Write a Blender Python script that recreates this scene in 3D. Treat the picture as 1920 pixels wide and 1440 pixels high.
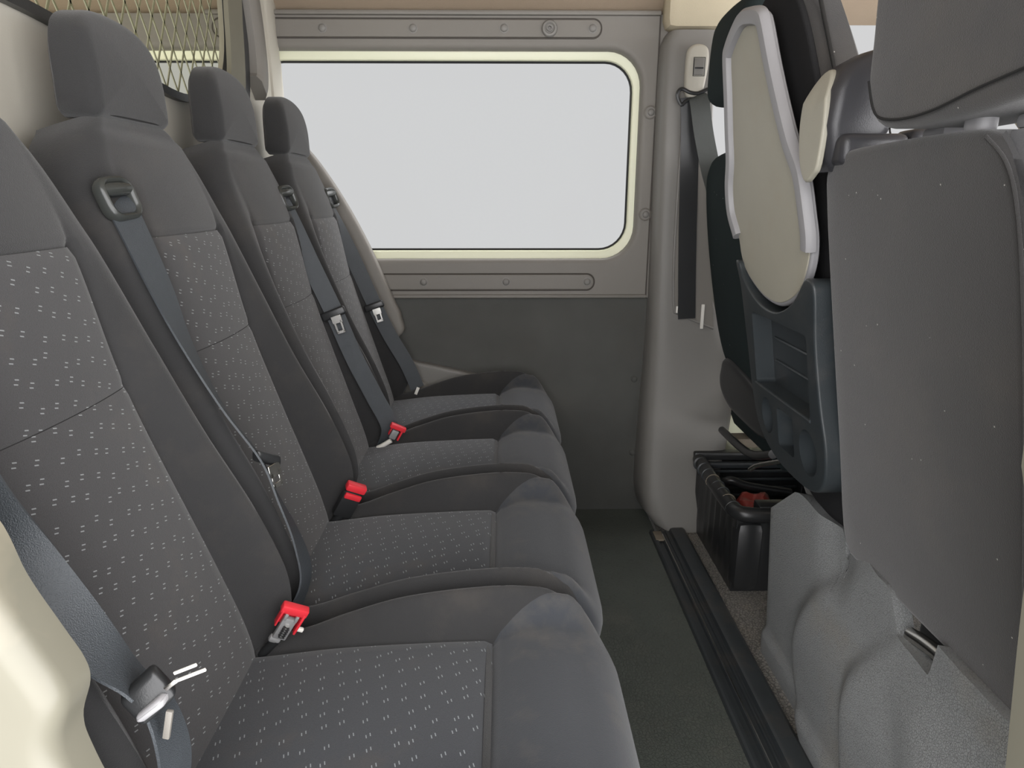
import bpy, bmesh, math, random
from mathutils import Vector, Matrix
random.seed(7)
for o in list(bpy.data.objects): bpy.data.objects.remove(o)
S = bpy.context.scene
COL = S.collection
# ---------------------------------------------------------------- camera, sky, exposure
cd = bpy.data.cameras.new('camera'); cam = bpy.data.objects.new('camera', cd); COL.objects.link(cam)
cd.sensor_width = 36; cd.lens = 1250/1920*36; cd.clip_start = .02
cam.location = (0, 0, 1.117)
cam.rotation_euler = (math.radians(90-15.642), 0, math.radians(-.662))
S.camera = cam
S.view_settings.view_transform = 'Standard'; S.view_settings.look = 'None'
S.view_settings.exposure = 0; S.view_settings.gamma = 1; S.view_settings.use_curve_mapping = False
W = bpy.data.worlds.new('overcast sky'); S.world = W; W.use_nodes = True
nt = W.node_tree; nt.nodes.clear()
wo = nt.nodes.new('ShaderNodeOutputWorld'); bg = nt.nodes.new('ShaderNodeBackground')
tc = nt.nodes.new('ShaderNodeTexCoord'); sx = nt.nodes.new('ShaderNodeSeparateXYZ')
rp = nt.nodes.new('ShaderNodeValToRGB'); mr = nt.nodes.new('ShaderNodeMapRange')
nt.links.new(tc.outputs['Generated'], sx.inputs[0]); vd = nt.nodes.new('ShaderNodeVectorMath'); vd.operation = 'DOT_PRODUCT'; vd.inputs[1].default_value = (.50, -.65, .57)
nt.links.new(tc.outputs['Generated'], vd.inputs[0]); nt.links.new(vd.outputs['Value'], mr.inputs[0])
mr.inputs[1].default_value = -1; mr.inputs[2].default_value = 1
nt.links.new(mr.outputs[0], rp.inputs[0]); nt.links.new(rp.outputs[0], bg.inputs[0]); nt.links.new(bg.outputs[0], wo.inputs[0])
e = rp.color_ramp.elements
e[0].position = .445; e[0].color = (.645, .645, .65, 1)         # plain grey overcast beyond the far window
e[1].position = .66; e[1].color = (5.6, 5.55, 5.6, 1)            # brighter sky on the open door side and ahead of the van
bg.inputs[1].default_value = 1.0

# ---------------------------------------------------------------- materials
def nd(t, ty, **k):
    n = t.nodes.new(ty)
    for a, b in k.items(): setattr(n, a, b)
    return n
def mix(t, fac, a, b):
    m = nd(t, 'ShaderNodeMix', data_type='RGBA')
    for s, v in ((m.inputs[0], fac), (m.inputs[6], a), (m.inputs[7], b)):
        if hasattr(v, 'links') or hasattr(v, 'is_linked'): t.links.new(v, s)
        elif isinstance(v, (int, float)): s.default_value = v
        else: s.default_value = (*v, 1)
    return m.outputs[2]
def noise(t, scale, detail=3, coord=None, rough=.5):
    n = nd(t, 'ShaderNodeTexNoise'); n.inputs['Scale'].default_value = scale; n.inputs['Detail'].default_value = detail
    n.inputs['Roughness'].default_value = rough
    if coord is None: coord = nd(t, 'ShaderNodeTexCoord').outputs['Object']
    t.links.new(coord, n.inputs['Vector']); return n.outputs['Fac']
def ramp(t, v, lo, hi):
    m = nd(t, 'ShaderNodeMapRange'); t.links.new(v, m.inputs[0]); m.inputs[1].default_value = lo; m.inputs[2].default_value = hi
    return m.outputs[0]
def mth(t, op, a, b=None, c=None):
    m = nd(t, 'ShaderNodeMath', operation=op)
    for i, v in enumerate((a, b, c)):
        if v is None: continue
        if isinstance(v, (int, float)): m.inputs[i].default_value = v
        else: t.links.new(v, m.inputs[i])
    return m.outputs[0]
def mat(name, col, rough=.6, var=.15, vs=8, bump=0, bs=400, spec=.5, metal=0, dirt=None, dirt_amt=.5, dirt_s=5, sheen=0, specks=0, voro=None, vc=0):
    m = bpy.data.materials.new(name); m.use_nodes = True; t = m.node_tree; b = t.nodes['Principled BSDF']
    c = tuple(col)
    c1 = tuple(x*(1-var) for x in c); c2 = tuple(min(1, x*(1+var)) for x in c)
    out = mix(t, noise(t, vs), c1, c2)
    if dirt:
        f = ramp(t, noise(t, dirt_s, 5, rough=.65), .52, .72); f = mth(t, 'MULTIPLY', f, dirt_amt); out = mix(t, f, out, dirt)
    if specks:
        v = nd(t, 'ShaderNodeTexVoronoi'); v.inputs['Scale'].default_value = 62
        t.links.new(nd(t, 'ShaderNodeTexCoord').outputs['Object'], v.inputs['Vector'])
        sep = nd(t, 'ShaderNodeSeparateColor'); t.links.new(v.outputs['Color'], sep.inputs[0])
        r = mth(t, 'MULTIPLY', mth(t, 'LESS_THAN', v.outputs['Distance'], .075), mth(t, 'GREATER_THAN', sep.outputs[0], 1-specks))
        out = mix(t, r, out, (.45, .43, .4))
    if vc:
        v = nd(t, 'ShaderNodeTexVoronoi', feature='DISTANCE_TO_EDGE'); v.inputs['Scale'].default_value = voro
        t.links.new(nd(t, 'ShaderNodeTexCoord').outputs['Object'], v.inputs['Vector'])
        out = mix(t, mth(t, 'MULTIPLY', mth(t, 'SUBTRACT', 1, ramp(t, v.outputs['Distance'], 0, .16)), vc), out, tuple(x*.3 for x in c))
    t.links.new(out, b.inputs['Base Color']); b.inputs['Roughness'].default_value = rough
    b.inputs['Metallic'].default_value = metal; b.inputs['Specular IOR Level'].default_value = spec
    if sheen: b.inputs['Sheen Weight'].default_value = sheen; b.inputs['Sheen Roughness'].default_value = .5
    if bump:
        if voro:
            v = nd(t, 'ShaderNodeTexVoronoi', feature='DISTANCE_TO_EDGE'); v.inputs['Scale'].default_value = voro
            t.links.new(nd(t, 'ShaderNodeTexCoord').outputs['Object'], v.inputs['Vector']); h = ramp(t, v.outputs['Distance'], 0, .12)
        else: h = noise(t, bs, 2)
        bp = nd(t, 'ShaderNodeBump'); bp.inputs['Strength'].default_value = bump; bp.inputs['Distance'].default_value = .002
        t.links.new(h, bp.inputs['Height']); t.links.new(bp.outputs[0], b.inputs['Normal'])
    return m
def fabric_dash(name, col, dash, cell=.0265):
    """woven cloth with scattered pairs of short light dashes; UVs are metres"""
    m = bpy.data.materials.new(name); m.use_nodes = True; t = m.node_tree; b = t.nodes['Principled BSDF']
    uv = nd(t, 'ShaderNodeTexCoord').outputs['UV']
    vm = nd(t, 'ShaderNodeVectorMath', operation='SCALE'); t.links.new(uv, vm.inputs[0]); vm.inputs['Scale'].default_value = 1/cell
    # shear the rows a little so the pairs do not line up in a square grid
    s = nd(t, 'ShaderNodeSeparateXYZ'); t.links.new(vm.outputs[0], s.inputs[0])
    u0 = mth(t, 'ADD', s.outputs[0], mth(t, 'MULTIPLY', s.outputs[1], .31)); v0 = mth(t, 'ADD', s.outputs[1], mth(t, 'MULTIPLY', s.outputs[0], -.23))
    iu, iv = mth(t, 'FLOOR', u0), mth(t, 'FLOOR', v0)
    cb = nd(t, 'ShaderNodeCombineXYZ'); t.links.new(iu, cb.inputs[0]); t.links.new(iv, cb.inputs[1])
    wn = nd(t, 'ShaderNodeTexWhiteNoise', noise_dimensions='2D'); t.links.new(cb.outputs[0], wn.inputs['Vector'])
    sc = nd(t, 'ShaderNodeSeparateColor'); t.links.new(wn.outputs['Color'], sc.inputs[0])
    lu = mth(t, 'SUBTRACT', mth(t, 'FRACT', u0), mth(t, 'ADD', mth(t, 'MULTIPLY', sc.outputs[0], .42), .29))
    lv = mth(t, 'SUBTRACT', mth(t, 'FRACT', v0), mth(t, 'ADD', mth(t, 'MULTIPLY', sc.outputs[1], .42), .29))
    def dash_at(du, dv):
        a = mth(t, 'LESS_THAN', mth(t, 'ABSOLUTE', mth(t, 'SUBTRACT', lu, du)), .026)
        c = mth(t, 'LESS_THAN', mth(t, 'ABSOLUTE', mth(t, 'SUBTRACT', lv, dv)), .100)
        return mth(t, 'MULTIPLY', a, c)
    d = mth(t, 'MAXIMUM', dash_at(-.10, -.04), dash_at(.10, .04))
    base = mix(t, noise(t, 7, 4), tuple(x*.85 for x in col), tuple(x*1.15 for x in col))
    n2 = ramp(t, noise(t, 1200, 1), .35, .7)
    base = mix(t, mth(t, 'MULTIPLY', n2, .35), base, tuple(x*1.9 for x in col))
    f = ramp(t, noise(t, 6, 5, rough=.65), .55, .75)
    base = mix(t, mth(t, 'MULTIPLY', f, .35), base, (.11, .09, .07))
    t.links.new(mix(t, mth(t, 'MULTIPLY', d, .8), base, dash), b.inputs['Base Color'])
    b.inputs['Roughness'].default_value = .95; b.inputs['Specular IOR Level'].default_value = .2
    b.inputs['Sheen Weight'].default_value = .25
    bp = nd(t, 'ShaderNodeBump'); bp.inputs['Strength'].default_value = .35; bp.inputs['Distance'].default_value = .001
    t.links.new(noise(t, 900, 2), bp.inputs['Height']); t.links.new(bp.outputs[0], b.inputs['Normal'])
    return m
M = dict(
 cover=mat('black seat cloth', (.034, .034, .0345), .95, .18, 5, .4, 900, .2, dirt=(.09, .078, .066), dirt_amt=.25, dirt_s=6, sheen=.25),
 insert=fabric_dash('dashed seat cloth', (.046, .045, .046), (.30, .32, .32)),
 nose=mat('blue grey seat front cloth', (.047, .051, .058), .95, .15, 5, .4, 900, .2, dirt=(.13, .115, .095), dirt_amt=.4, dirt_s=9, sheen=.25),
 insert2=fabric_dash('dashed cushion cloth', (.049, .052, .058), (.32, .35, .36)),
 seam=mat('seam thread', (.02, .02, .02), .9, .1, 20),
 frontcloth=mat('dusty charcoal seat cloth', (.058, .056, .055), .95, .12, 6, .4, 800, .2, dirt=(.13, .11, .085), dirt_amt=.25, dirt_s=3, sheen=.35, specks=.17),
 darkcloth=mat('near black seat cloth', (.022, .022, .023), .95, .12, 6, .4, 800, .2),
 glarecloth=mat('glare lightened seat cloth', (.13, .13, .135), .95, .1, 6, .4, 800, .2, sheen=.3),  # same cloth as the backrest, glare put into a lighter colour
 greencloth=mat('dark green black seat cloth', (.022, .032, .033), .9, .12, 8, .4, 800, .2, specks=.08),
 belt=mat('grey webbing', (.052, .059, .066), .45, .1, 30, .5, 900, .5),  # bluish tint carries the reflection on the bench belts
 blackp=mat('black plastic', (.024, .025, .026), .32, .15, 12, .1, 600),
 glossp=mat('glossy guide plastic', (.045, .048, .045), .22, .15, 12, .05, 300),
 towerp=mat('satin black moulding', (.05, .05, .055), .33, .1, 10, .15, 700),
 panelp=mat('dark storage panel plastic', (.035, .042, .046), .36, .15, 10, .15, 700, dirt=(.12, .11, .1), dirt_amt=.2, dirt_s=14),
 trayface=mat('beige tray plastic and tower reflection', (.44, .42, .345), .5, .06, 12, .2, 900, dirt=(.40, .34, .24), dirt_amt=.3, dirt_s=7),
 trayrim=mat('grey tray rim plastic', (.34, .335, .345), .45, .05, 10, .1, 700),
 trim=mat('taupe interior plastic', (.195, .182, .162), .55, .05, 5, .15, 900),
 pillar=mat('grey pillar plastic', (.205, .197, .183), .5, .05, 5, .15, 900),
 darkpanel=mat('charcoal lining board', (.086, .087, .081), .8, .2, 6, .3, 500, .3, dirt=(.09, .085, .075), dirt_amt=.35, dirt_s=4),
 cream=mat('cream painted metal', (.86, .87, .66), .4, .03, 4),
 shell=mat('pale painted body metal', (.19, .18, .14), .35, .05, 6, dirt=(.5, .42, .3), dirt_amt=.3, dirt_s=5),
 bulk=mat('pale grey partition panel', (.50, .475, .41), .6, .06, 4, .1, 500),
 headliner=mat('tan headliner', (.34, .27, .20), .95, .06, 12, .4, 500, .1),
 headliner2=mat('cream headliner cloth', (.52, .46, .34), .95, .05, 12, .4, 500, .1),
 floor=mat('worn black floor mat', (.105, .118, .104), .55, .3, 5, .5, 0, .4, dirt=(.17, .17, .145), dirt_amt=.6, dirt_s=3.5, voro=130, vc=.25),
 grain=mat('grained grey rubber', (.25, .24, .22), .6, .15, 9, .9, 0, .4, dirt=(.30, .25, .18), dirt_amt=.35, dirt_s=9, voro=120, vc=.8),
 track=mat('black track rubber', (.040, .046, .050), .38, .25, 12, .1, 300, dirt=(.12, .1, .08), dirt_amt=.3, dirt_s=9),
 chrome=mat('bright metal', (.62, .61, .58), .25, .05, 20, metal=1),
 skirt=mat('grained grey seat base plastic', (.31, .32, .32), .5, .12, 4, .55, 0, .45, dirt=(.31, .275, .215), dirt_amt=.5, dirt_s=4, voro=260, vc=.35),
 red=mat('red button plastic', (.75, .035, .05), .4, .08, 20),
 redcloth=mat('dull red plastic wrap', (.30, .045, .035), .4, .25, 14, .3, 60),
 white=mat('white plastic and tongue glint', (.8, .78, .72), .5, .03, 10),
 greyint=mat('grey buckle mechanism', (.33, .33, .33), .45, .2, 60, metal=.3),
 wire=mat('pale wire mesh', (.40, .40, .31), .5, .05, 10),
 load=mat('dark blue blanket', (.02, .028, .04), .9, .3, 9, .3, 200),
 gap=mat('dark moulding gap', (.07, .062, .054), .8, .1, 12),
 olive=mat('olive grey seal plastic', (.17, .16, .12), .6, .08, 8),
 belt2=mat('dark green grey webbing', (.060, .066, .062), .5, .1, 30, .5, 900, .5),
 rust=mat('dusty worn edge', (.20, .17, .13), .8, .3, 30, .5, 120),
)
def glassmat(name='clear window glass', tint=(.97, .98, .98)):
    m = bpy.data.materials.new(name); m.use_nodes = True; t = m.node_tree; t.nodes.clear()
    o = nd(t, 'ShaderNodeOutputMaterial'); tr = nd(t, 'ShaderNodeBsdfTransparent'); g = nd(t, 'ShaderNodeBsdfGlossy'); mx = nd(t, 'ShaderNodeMixShader')
    fr = nd(t, 'ShaderNodeFresnel'); fr.inputs[0].default_value = 1.06
    tr.inputs[0].default_value = (*tint, 1); g.inputs['Roughness'].default_value = .02
    t.links.new(fr.outputs[0], mx.inputs[0]); t.links.new(tr.outputs[0], mx.inputs[1]); t.links.new(g.outputs[0], mx.inputs[2]); t.links.new(mx.outputs[0], o.inputs[0])
    return m
M['glass'] = glassmat()
M['tinted'] = glassmat('tinted partition glass', (.70, .69, .60))

# ---------------------------------------------------------------- helpers
def link(name, bm, m, parent=None, smooth=True, angle=40, recalc=True):
    me = bpy.data.meshes.new(name)
    if recalc: bmesh.ops.recalc_face_normals(bm, faces=bm.faces)
    bm.to_mesh(me); bm.free()
    ms = m if isinstance(m, (list, tuple)) else [m]
    for x in ms: me.materials.append(M[x])
    if smooth:
        me.shade_smooth(); me.set_sharp_from_angle(angle=math.radians(angle))
    o = bpy.data.objects.new(name, me); COL.objects.link(o)
    if parent:
        o.parent = parent; o.matrix_parent_inverse = Matrix.Identity(4)
        pl = Vector(); q = parent
        while q: pl += q.location; q = q.parent
        o.data.transform(Matrix.Translation(-pl))
    return o
def thing(name, label, cat, loc=(0, 0, 0), group=None):
    o = bpy.data.objects.new(name, None); COL.objects.link(o); o.location = loc; o.empty_display_size = .1
    o['label'] = label; o['category'] = cat
    if group: o['group'] = group
    return o
def tag(o, label, cat, group=None):
    o['label'] = label; o['category'] = cat
    if group: o['group'] = group
    return o
def st(o): o['kind'] = 'structure'; return o
def V(*a): return Vector(a)
def box(bm, c, s, rot=None, bev=0, seg=2):
    r = bmesh.ops.create_cube(bm, size=1)['verts']
    mt = Matrix.Translation(c) @ (rot.to_4x4() if rot else Matrix.Identity(4)) @ Matrix.Diagonal((*s, 1))
    bmesh.ops.transform(bm, matrix=mt, verts=r)
    if bev:
        es = list({e for v in r for e in v.link_edges})
        bmesh.ops.bevel(bm, geom=es, offset=bev, segments=seg, affect='EDGES', profile=.5)
    return bm
def bx(name, c, s, m, parent=None, bev=.004, rot=None):
    return link(name, box(bmesh.new(), c, s, rot, bev), m, parent)
def smooth_pts(pts, n=6, closed=True):
    k = len(pts); out = []
    rng = range(k) if closed else range(k-1)
    g = lambda i: pts[i % k] if closed else pts[max(0, min(k-1, i))]
    for i in rng:
        p0, p1, p2, p3 = (Vector(g(i+j)) for j in (-1, 0, 1, 2))
        for j in range(n):
            t = j/n
            out.append(.5*((2*p1)+(p2-p0)*t+(2*p0-5*p1+4*p2-p3)*t*t+(3*p1-p0-3*p2+p3)*t**3))
    if not closed: out.append(Vector(pts[-1]))
    return out
def area(P): return .5*sum(P[i][0]*P[(i+1) % len(P)][1]-P[(i+1) % len(P)][0]*P[i][1] for i in range(len(P)))
def offset(P, d):
    """move a closed 2D outline inwards by d"""
    k = len(P); sg = 1 if area(P) > 0 else -1; out = []
    for i in range(k):
        a, b, c = P[i-1], P[i], P[(i+1) % k]
        t = (Vector(c)-Vector(a)); t = t.normalized() if t.length > 1e-9 else Vector((1, 0))
        out.append(Vector(b)+Vector((-t.y, t.x))*sg*d)
    return out
def pad(name, P, fr, th, r, m, parent=None, dome=0, back=True, angle=40, rseg=5, flat=False):
    """solid from an outline: fr maps (a, b, d) to space, th thick (towards +d), front edge rounded by r, front domed"""
    bm = bmesh.new(); P = [Vector(p) for p in P]; rings = []
    cen = sum(P, Vector((0, 0)))/len(P)
    if back: rings.append((offset(P, r*.6), 0))
    rings.append((P, r*.5 if back else 0)); 
    for i in range(rseg+1):
        a = math.pi/2*i/rseg
        rings.append((offset(P, r*(1-math.cos(a))), th-r+r*math.sin(a)))
    last = rings[-1][0]
    if not flat:
        for k in (.85, .65, .4, .18):
            rings.append(([cen+(p-cen)*k for p in last], th+dome*(1-k*k)))
    vs = []
    for Q, d in rings: vs.append([bm.verts.new(fr(q[0], q[1], d)) for q in Q])
    n = len(P)
    for i in range(len(vs)-1):
        for j in range(n): bm.faces.new((vs[i][j], vs[i][(j+1) % n], vs[i+1][(j+1) % n], vs[i+1][j]))
    if flat: bm.faces.new(vs[-1])
    else:
        q = bm.verts.new(fr(cen[0], cen[1], th+dome))
        for j in range(n): bm.faces.new((vs[-1][j], vs[-1][(j+1) % n], q))
    bm.faces.new(list(reversed(vs[0])))
    return link(name, bm, m, parent, angle=angle)
def rrect(x0, x1, y0, y1, r, n=6):
    out = []
    for cx, cy, a0 in ((x1-r, y1-r, 0), (x0+r, y1-r, 90), (x0+r, y0+r, 180), (x1-r, y0+r, 270)):
        for i in range(n+1):
            a = math.radians(a0+90*i/n); out.append(Vector((cx+r*math.cos(a), cy+r*math.sin(a))))
    return out
def frame(O, A, B, N):
    O, A, B, N = map(Vector, (O, A, B, N)); N = N.normalized()
    return lambda a, b, d: O+A*a+B*b+N*d
def sweep(bm, path, prof, up=None, widths=None, closed=False, cap=True):
    """sweep a closed 2D profile along a path; up = list of side vectors (profile x axis)"""
    path = [Vector(p) for p in path]; k = len(path); rings = []
    for i in range(k):
        t = (path[(i+1) % k if closed else min(i+1, k-1)]-path[i-1 if (closed or i) else 0]).normalized()
        u = Vector(up[i]) if isinstance(up, list) else Vector(up if up is not None else (0, 0, 1))
        sx_ = (u-t*u.dot(t)).normalized(); sy_ = t.cross(sx_)
        w = widths[i] if widths else 1
        rings.append([bm.verts.new(path[i]+sx_*p[0]*w+sy_*p[1]) for p in prof])
    n = len(prof)
    for i in range(k if closed else k-1):
        a, b = rings[i], rings[(i+1) % k]
        for j in range(n): bm.faces.new((a[j], a[(j+1) % n], b[(j+1) % n], b[j]))
    if cap and not closed: bm.faces.new(rings[0]); bm.faces.new(list(reversed(rings[-1])))
    return bm
def circ(r, n=10): return [(r*math.cos(2*math.pi*i/n), r*math.sin(2*math.pi*i/n)) for i in range(n)]
def tube(name, path, r, m, parent=None, n=10, closed=False, sm=6, up=(.13, .27, 1)):
    if sm: path = smooth_pts(path, sm, closed)
    return link(name, sweep(bmesh.new(), path, circ(r, n), up=up, closed=closed), m, parent)
def ribbon(name, pts, ups, w, m, parent=None, n=10, th=.0014):
    P = smooth_pts(pts, n, False); U = smooth_pts(ups, n, False)
    h = w/2; prof = [(-h, -th), (-h*.5, -th), (h*.5, -th), (h, -th), (h, th), (-h, th)]
    return link(name, sweep(bmesh.new(), P, prof, up=U), m, parent)
def lathe(bm, c, ax, prof, n=20):
    ax = Vector(ax).normalized(); a = ax.orthogonal().normalized(); b = ax.cross(a); rings = []
    for r, h in prof: rings.append([bm.verts.new(Vector(c)+ax*h+(a*math.cos(2*math.pi*i/n)+b*math.sin(2*math.pi*i/n))*max(r, 1e-4)) for i in range(n)])
    for i in range(len(rings)-1):
        for j in range(n): bm.faces.new((rings[i][j], rings[i][(j+1) % n], rings[i+1][(j+1) % n], rings[i+1][j]))
    bm.faces.new(rings[0]); bm.faces.new(list(reversed(rings[-1])))
    return bm
def dome(name, c, ax, r, h, m, parent=None, n=16):
    pr = [(r*1.25, -.002), (r*1.25, 0), (r, .0005)]+[(r*math.cos(a), h*math.sin(a)) for a in (.3, .7, 1.1, 1.5)]
    return link(name, lathe(bmesh.new(), c, ax, pr, n), m, parent)
def lerp_tab(tab, z):
    """piecewise cubic-ish interpolation in a table of (z, value)"""
    if z <= tab[0][0]: return tab[0][1]
    for i in range(len(tab)-1):
        z0, a = tab[i]; z1, b = tab[i+1]
        if z <= z1:
            m0 = (b-tab[i-1][1])/(z1-tab[i-1][0]) if i else (b-a)/(z1-z0)
            m1 = (tab[i+2][1]-a)/(tab[i+2][0]-z0) if i+2 < len(tab) else (b-a)/(z1-z0)
            t = (z-z0)/(z1-z0); h = z1-z0
            return (2*t**3-3*t*t+1)*a+(t**3-2*t*t+t)*h*m0+(-2*t**3+3*t*t)*b+(t**3-t*t)*h*m1
    return tab[-1][1]
def sst(a, b, x):
    t = max(0., min(1., (x-a)/(b-a))) if a != b else (1. if x > a else 0.)
    return t*t*(3-2*t)

# ================================================================ SETTING
WY = 2.25
def wallfr(y): return lambda a, b, d: V(a, y-d, b)
def plate_hole(name, O, I, y, depth, m, bevel=.012):
    """wall plate between a rectangle O=(x0,x1,z0,z1) and an inner outline I, facing -y, with a rolled rim into the opening"""
    bm = bmesh.new(); n = len(I); cx = sum(p[0] for p in I)/n; cz = sum(p[1] for p in I)/n
    x0, x1, z0, z1 = O; outer = []
    for p in I:
        dx, dz = p[0]-cx, p[1]-cz
        k = min((x1-cx)/dx if dx > 1e-6 else (x0-cx)/dx if dx < -1e-6 else 1e9, (z1-cz)/dz if dz > 1e-6 else (z0-cz)/dz if dz < -1e-6 else 1e9)
        outer.append(Vector((cx+dx*k, cz+dz*k)))
    # keep the rectangle's corners
    for cxx, czz in ((x0, z0), (x1, z0), (x1, z1), (x0, z1)):
        j = min(range(n), key=lambda i: (outer[i]-Vector((cxx, czz))).length); outer[j] = Vector((cxx, czz))
    big = offset(I, -bevel*1.6); R = [(outer, 0), (big, 0)]
    for i in range(1, 6):
        a = math.pi/2*i/5; R.append((offset(I, -bevel*1.6*(1-math.sin(a))), -bevel*(1-math.cos(a))))
    R.append((I, -depth)); R.append((outer, -depth)); 
    vs = [[bm.verts.new((q[0], y-d, q[1])) for q in Q] for Q, d in R]
    k = len(vs)
    for i in range(k):
        a, b = vs[i], vs[(i+1) % k]
        for j in range(n): bm.faces.new((a[j], a[(j+1) % n], b[(j+1) % n], b[j]))
    return link(name, bm, m)
def poly(name, pts, m, parent=None, th=None):
    bm = bmesh.new(); bm.faces.new([bm.verts.new(p) for p in pts]); return link(name, bm, m, parent, smooth=False)

# --- far side wall: plastic window surround, lining board below
win = rrect(-.812, .432, .918, 1.556, .105, 8)
st(plate_hole('wall_far', (-.825, .560, .790, 1.652), win, WY, .05, 'trim'))
cwin = rrect(-2.0, -.838, .918, 1.556, .04, 8)
st(plate_hole('wall_cargo', (-2.3, -.825, .790, 1.652), cwin, WY, .05, 'trim'))
st(bx('wall_lower', (-.87, WY+.035, .396), (2.86, .05, .80), 'darkpanel', bev=.003))
for nm, (a, b) in dict(window_1=(-.812, .432), window_2=(-2.0, -.838)).items():
    g = rrect(a+.03, b-.022, .945, 1.530, .09 if nm == 'window_1' else .035, 8); o_ = rrect(a-(.05 if nm == 'window_2' else .012), b+(.05 if nm == 'window_1' else .012), .87, 1.60, .12, 8)
    bm = bmesh.new(); n = len(g)
    R = [(o_, 2.288), (offset(g, -.012), 2.288), (offset(g, -.003), 2.292), (g, 2.300), (g, 2.33)]
    vs = [[bm.verts.new((q[0], y, q[1])) for q in Q] for Q, y in R]
    for i in range(len(vs)-1):
        for j in range(n): bm.faces.new((vs[i][j], vs[i][(j+1) % n], vs[i+1][(j+1) % n], vs[i+1][j]))
    w = st(link(nm, bm, 'cream'))
    bm = bmesh.new(); sweep(bm, [V(q[0], 2.303, q[1]) for q in offset(g, .002)], circ(.0045, 6), up=(0, 1, 0), closed=True)
    link('window_gasket', bm, 'blackp', w)
    bm = bmesh.new(); gg = offset(g, -.004)
    f1 = [bm.verts.new((q[0], 2.306, q[1])) for q in gg]; bm.faces.new(f1)
    link('window_glass', bm, 'glass', w, smooth=False)
def trim_bar(nm, x0, x1, z0, z1, rivets, m='trim'):
    P = rrect(x0, x1, z0, z1, (z1-z0)*.48, 8)
    o = st(pad(nm, P, wallfr(WY+.001), .006, .003, m))
    bm = bmesh.new(); sweep(bm, [V(q[0], WY-.0005, q[1]) for q in offset(P, -.002)], circ(.0030, 6), up=(0, 1, 0), closed=True)
    link('shadow_gap', bm, 'gap', o)
    for x, z in rivets: dome('rivet', V(x, WY-.006, z), (0, -1, 0), .0115, .006, 'pillar', o)
    return o
t1 = trim_bar('trim_1', -.88, .297, 1.588, 1.637, [(-.55, 1.612), (-.275, 1.612), (.002, 1.613), (.272, 1.613)])
trim_bar('trim_2', -.88, .300, .818, .868, [(-.55, .844), (-.27, .844), (.006, .844), (.278, .844)])
st(bx('trim_3', (-.21, WY-.002, .795), (1.38, .012, .012), 'trim', bev=.004))
st(bx('trim_4', (-.21, WY-.003, 1.655), (1.38, .016, .014), 'trim', bev=.005))
st(bx('trim_13', (.4785, WY-.001, 1.22), (.004, .006, .86), 'gap', bev=0))
bm = bmesh.new(); lathe(bm, V(.140, WY-.006, 1.611), (0, -1, 0), [(.024, 0), (.024, .006), (.021, .010), (.016, .011), (.012, .007), (.010, .007), (.009, .012), (.006, .012), (.005, .004)], 24)
tag(link('grommet_hook', bm, 'pillar'), 'round grey eyelet on the upper wall trim above the big window', 'hook')
for x, z in ((.456, .501), (.464, .225)): tag(dome('rivet', V(x, WY+.008, z), (0, -1, 0), .011, .007, 'darkpanel'), 'dark round rivet in the charcoal lining board, %s of the two' % ('upper' if z > .4 else 'lower'), 'rivet', 'rivets of the lining board')
for z in (1.375, 1.063):
    o = thing('panel_clip', 'round grey clip on the seam right of the window, %s one' % ('upper' if z > 1.2 else 'lower'), 'clip', (.462, WY, z), 'clips on the window panel seam')
    link('clip_plate', lathe(bmesh.new(), V(.462, WY, z), (0, -1, 0), [(.021, 0), (.021, .003), (.018, .005), (.017, .003)], 20), 'trim', o)
    dome('rivet', V(.464, WY-.003, z), (0, -1, 0), .011, .006, 'pillar', o)

# --- floor, threshold track, anti-slip strip
bm = bmesh.new(); box(bm, (-.10, 1.1, -.02), (1.24, 2.5, .04)); st(link('floor', bm, 'floor', smooth=False))
bm = bmesh.new(); box(bm, (1.37, 1.1, -.021), (1.68, 2.5, .04)); st(link('floor_cab', bm, 'grain', smooth=False))
prof = [(.497, -.002), (.500, .010), (.505, .013), (.513, .013), (.517, .004), (.529, .004), (.532, .013), (.538, .014), (.542, .005), (.551, .005), (.553, .009), (.558, .009), (.560, .006), (.566, .006), (.570, .016), (.578, .019), (.611, .019), (.619, .014), (.622, -.002)]
bm = bmesh.new(); vs = [[bm.verts.new((x, y, z)) for x, z in prof] for y in (-.1, .4, 1.0, 1.6, 2.075)]
for a, b in zip(vs, vs[1:]):
    for j in range(len(prof)-1): bm.faces.new((a[j], a[j+1], b[j+1], b[j]))
bm.faces.new(vs[0]); bm.faces.new(list(reversed(vs[-1])))
tr = tag(link('threshold_track', bm, 'track', angle=25), 'long black ribbed threshold strip running along the floor aisle', 'floor strip')
bx('edge_strip', (.535, .99, .0145), (.0025, 2.1, .002), 'chrome', tr, bev=0)
bx('end_cap', (.520, 2.03, .012), (.03, .06, .008), 'rust', tr, bev=.003)

# --- roof and headliner
bm = bmesh.new()
pr = [(2.32, 1.640), (2.27, 1.662), (2.23, 1.70), (2.12, 1.76), (1.9, 1.79), (1.0, 1.81), (-.1, 1.80)]
for xa, xb in ((-2.3, 2.1),):
    L = [bm.verts.new((xa, y, z)) for y, z in pr]+[bm.verts.new((xa, y, z+.03)) for y, z in reversed(pr)]
    R_ = [bm.verts.new((xb, v.co.y, v.co.z)) for v in L]
    n = len(L)
    for j in range(n): bm.faces.new((L[j], L[(j+1) % n], R_[(j+1) % n], R_[j]))
    bm.faces.new(L); bm.faces.new(list(reversed(R_)))
st(link('ceiling', bm, 'headliner'))
# cream header over the belt pillar, towards the cab
st(bx('trim_5', (.67, 2.235, 1.69), (.37, .10, .18), 'headliner2', bev=.03))
st(bx('trim_14', (1.45, 2.235, 1.755), (1.3, .12, .12), 'headliner', bev=.03))

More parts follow.
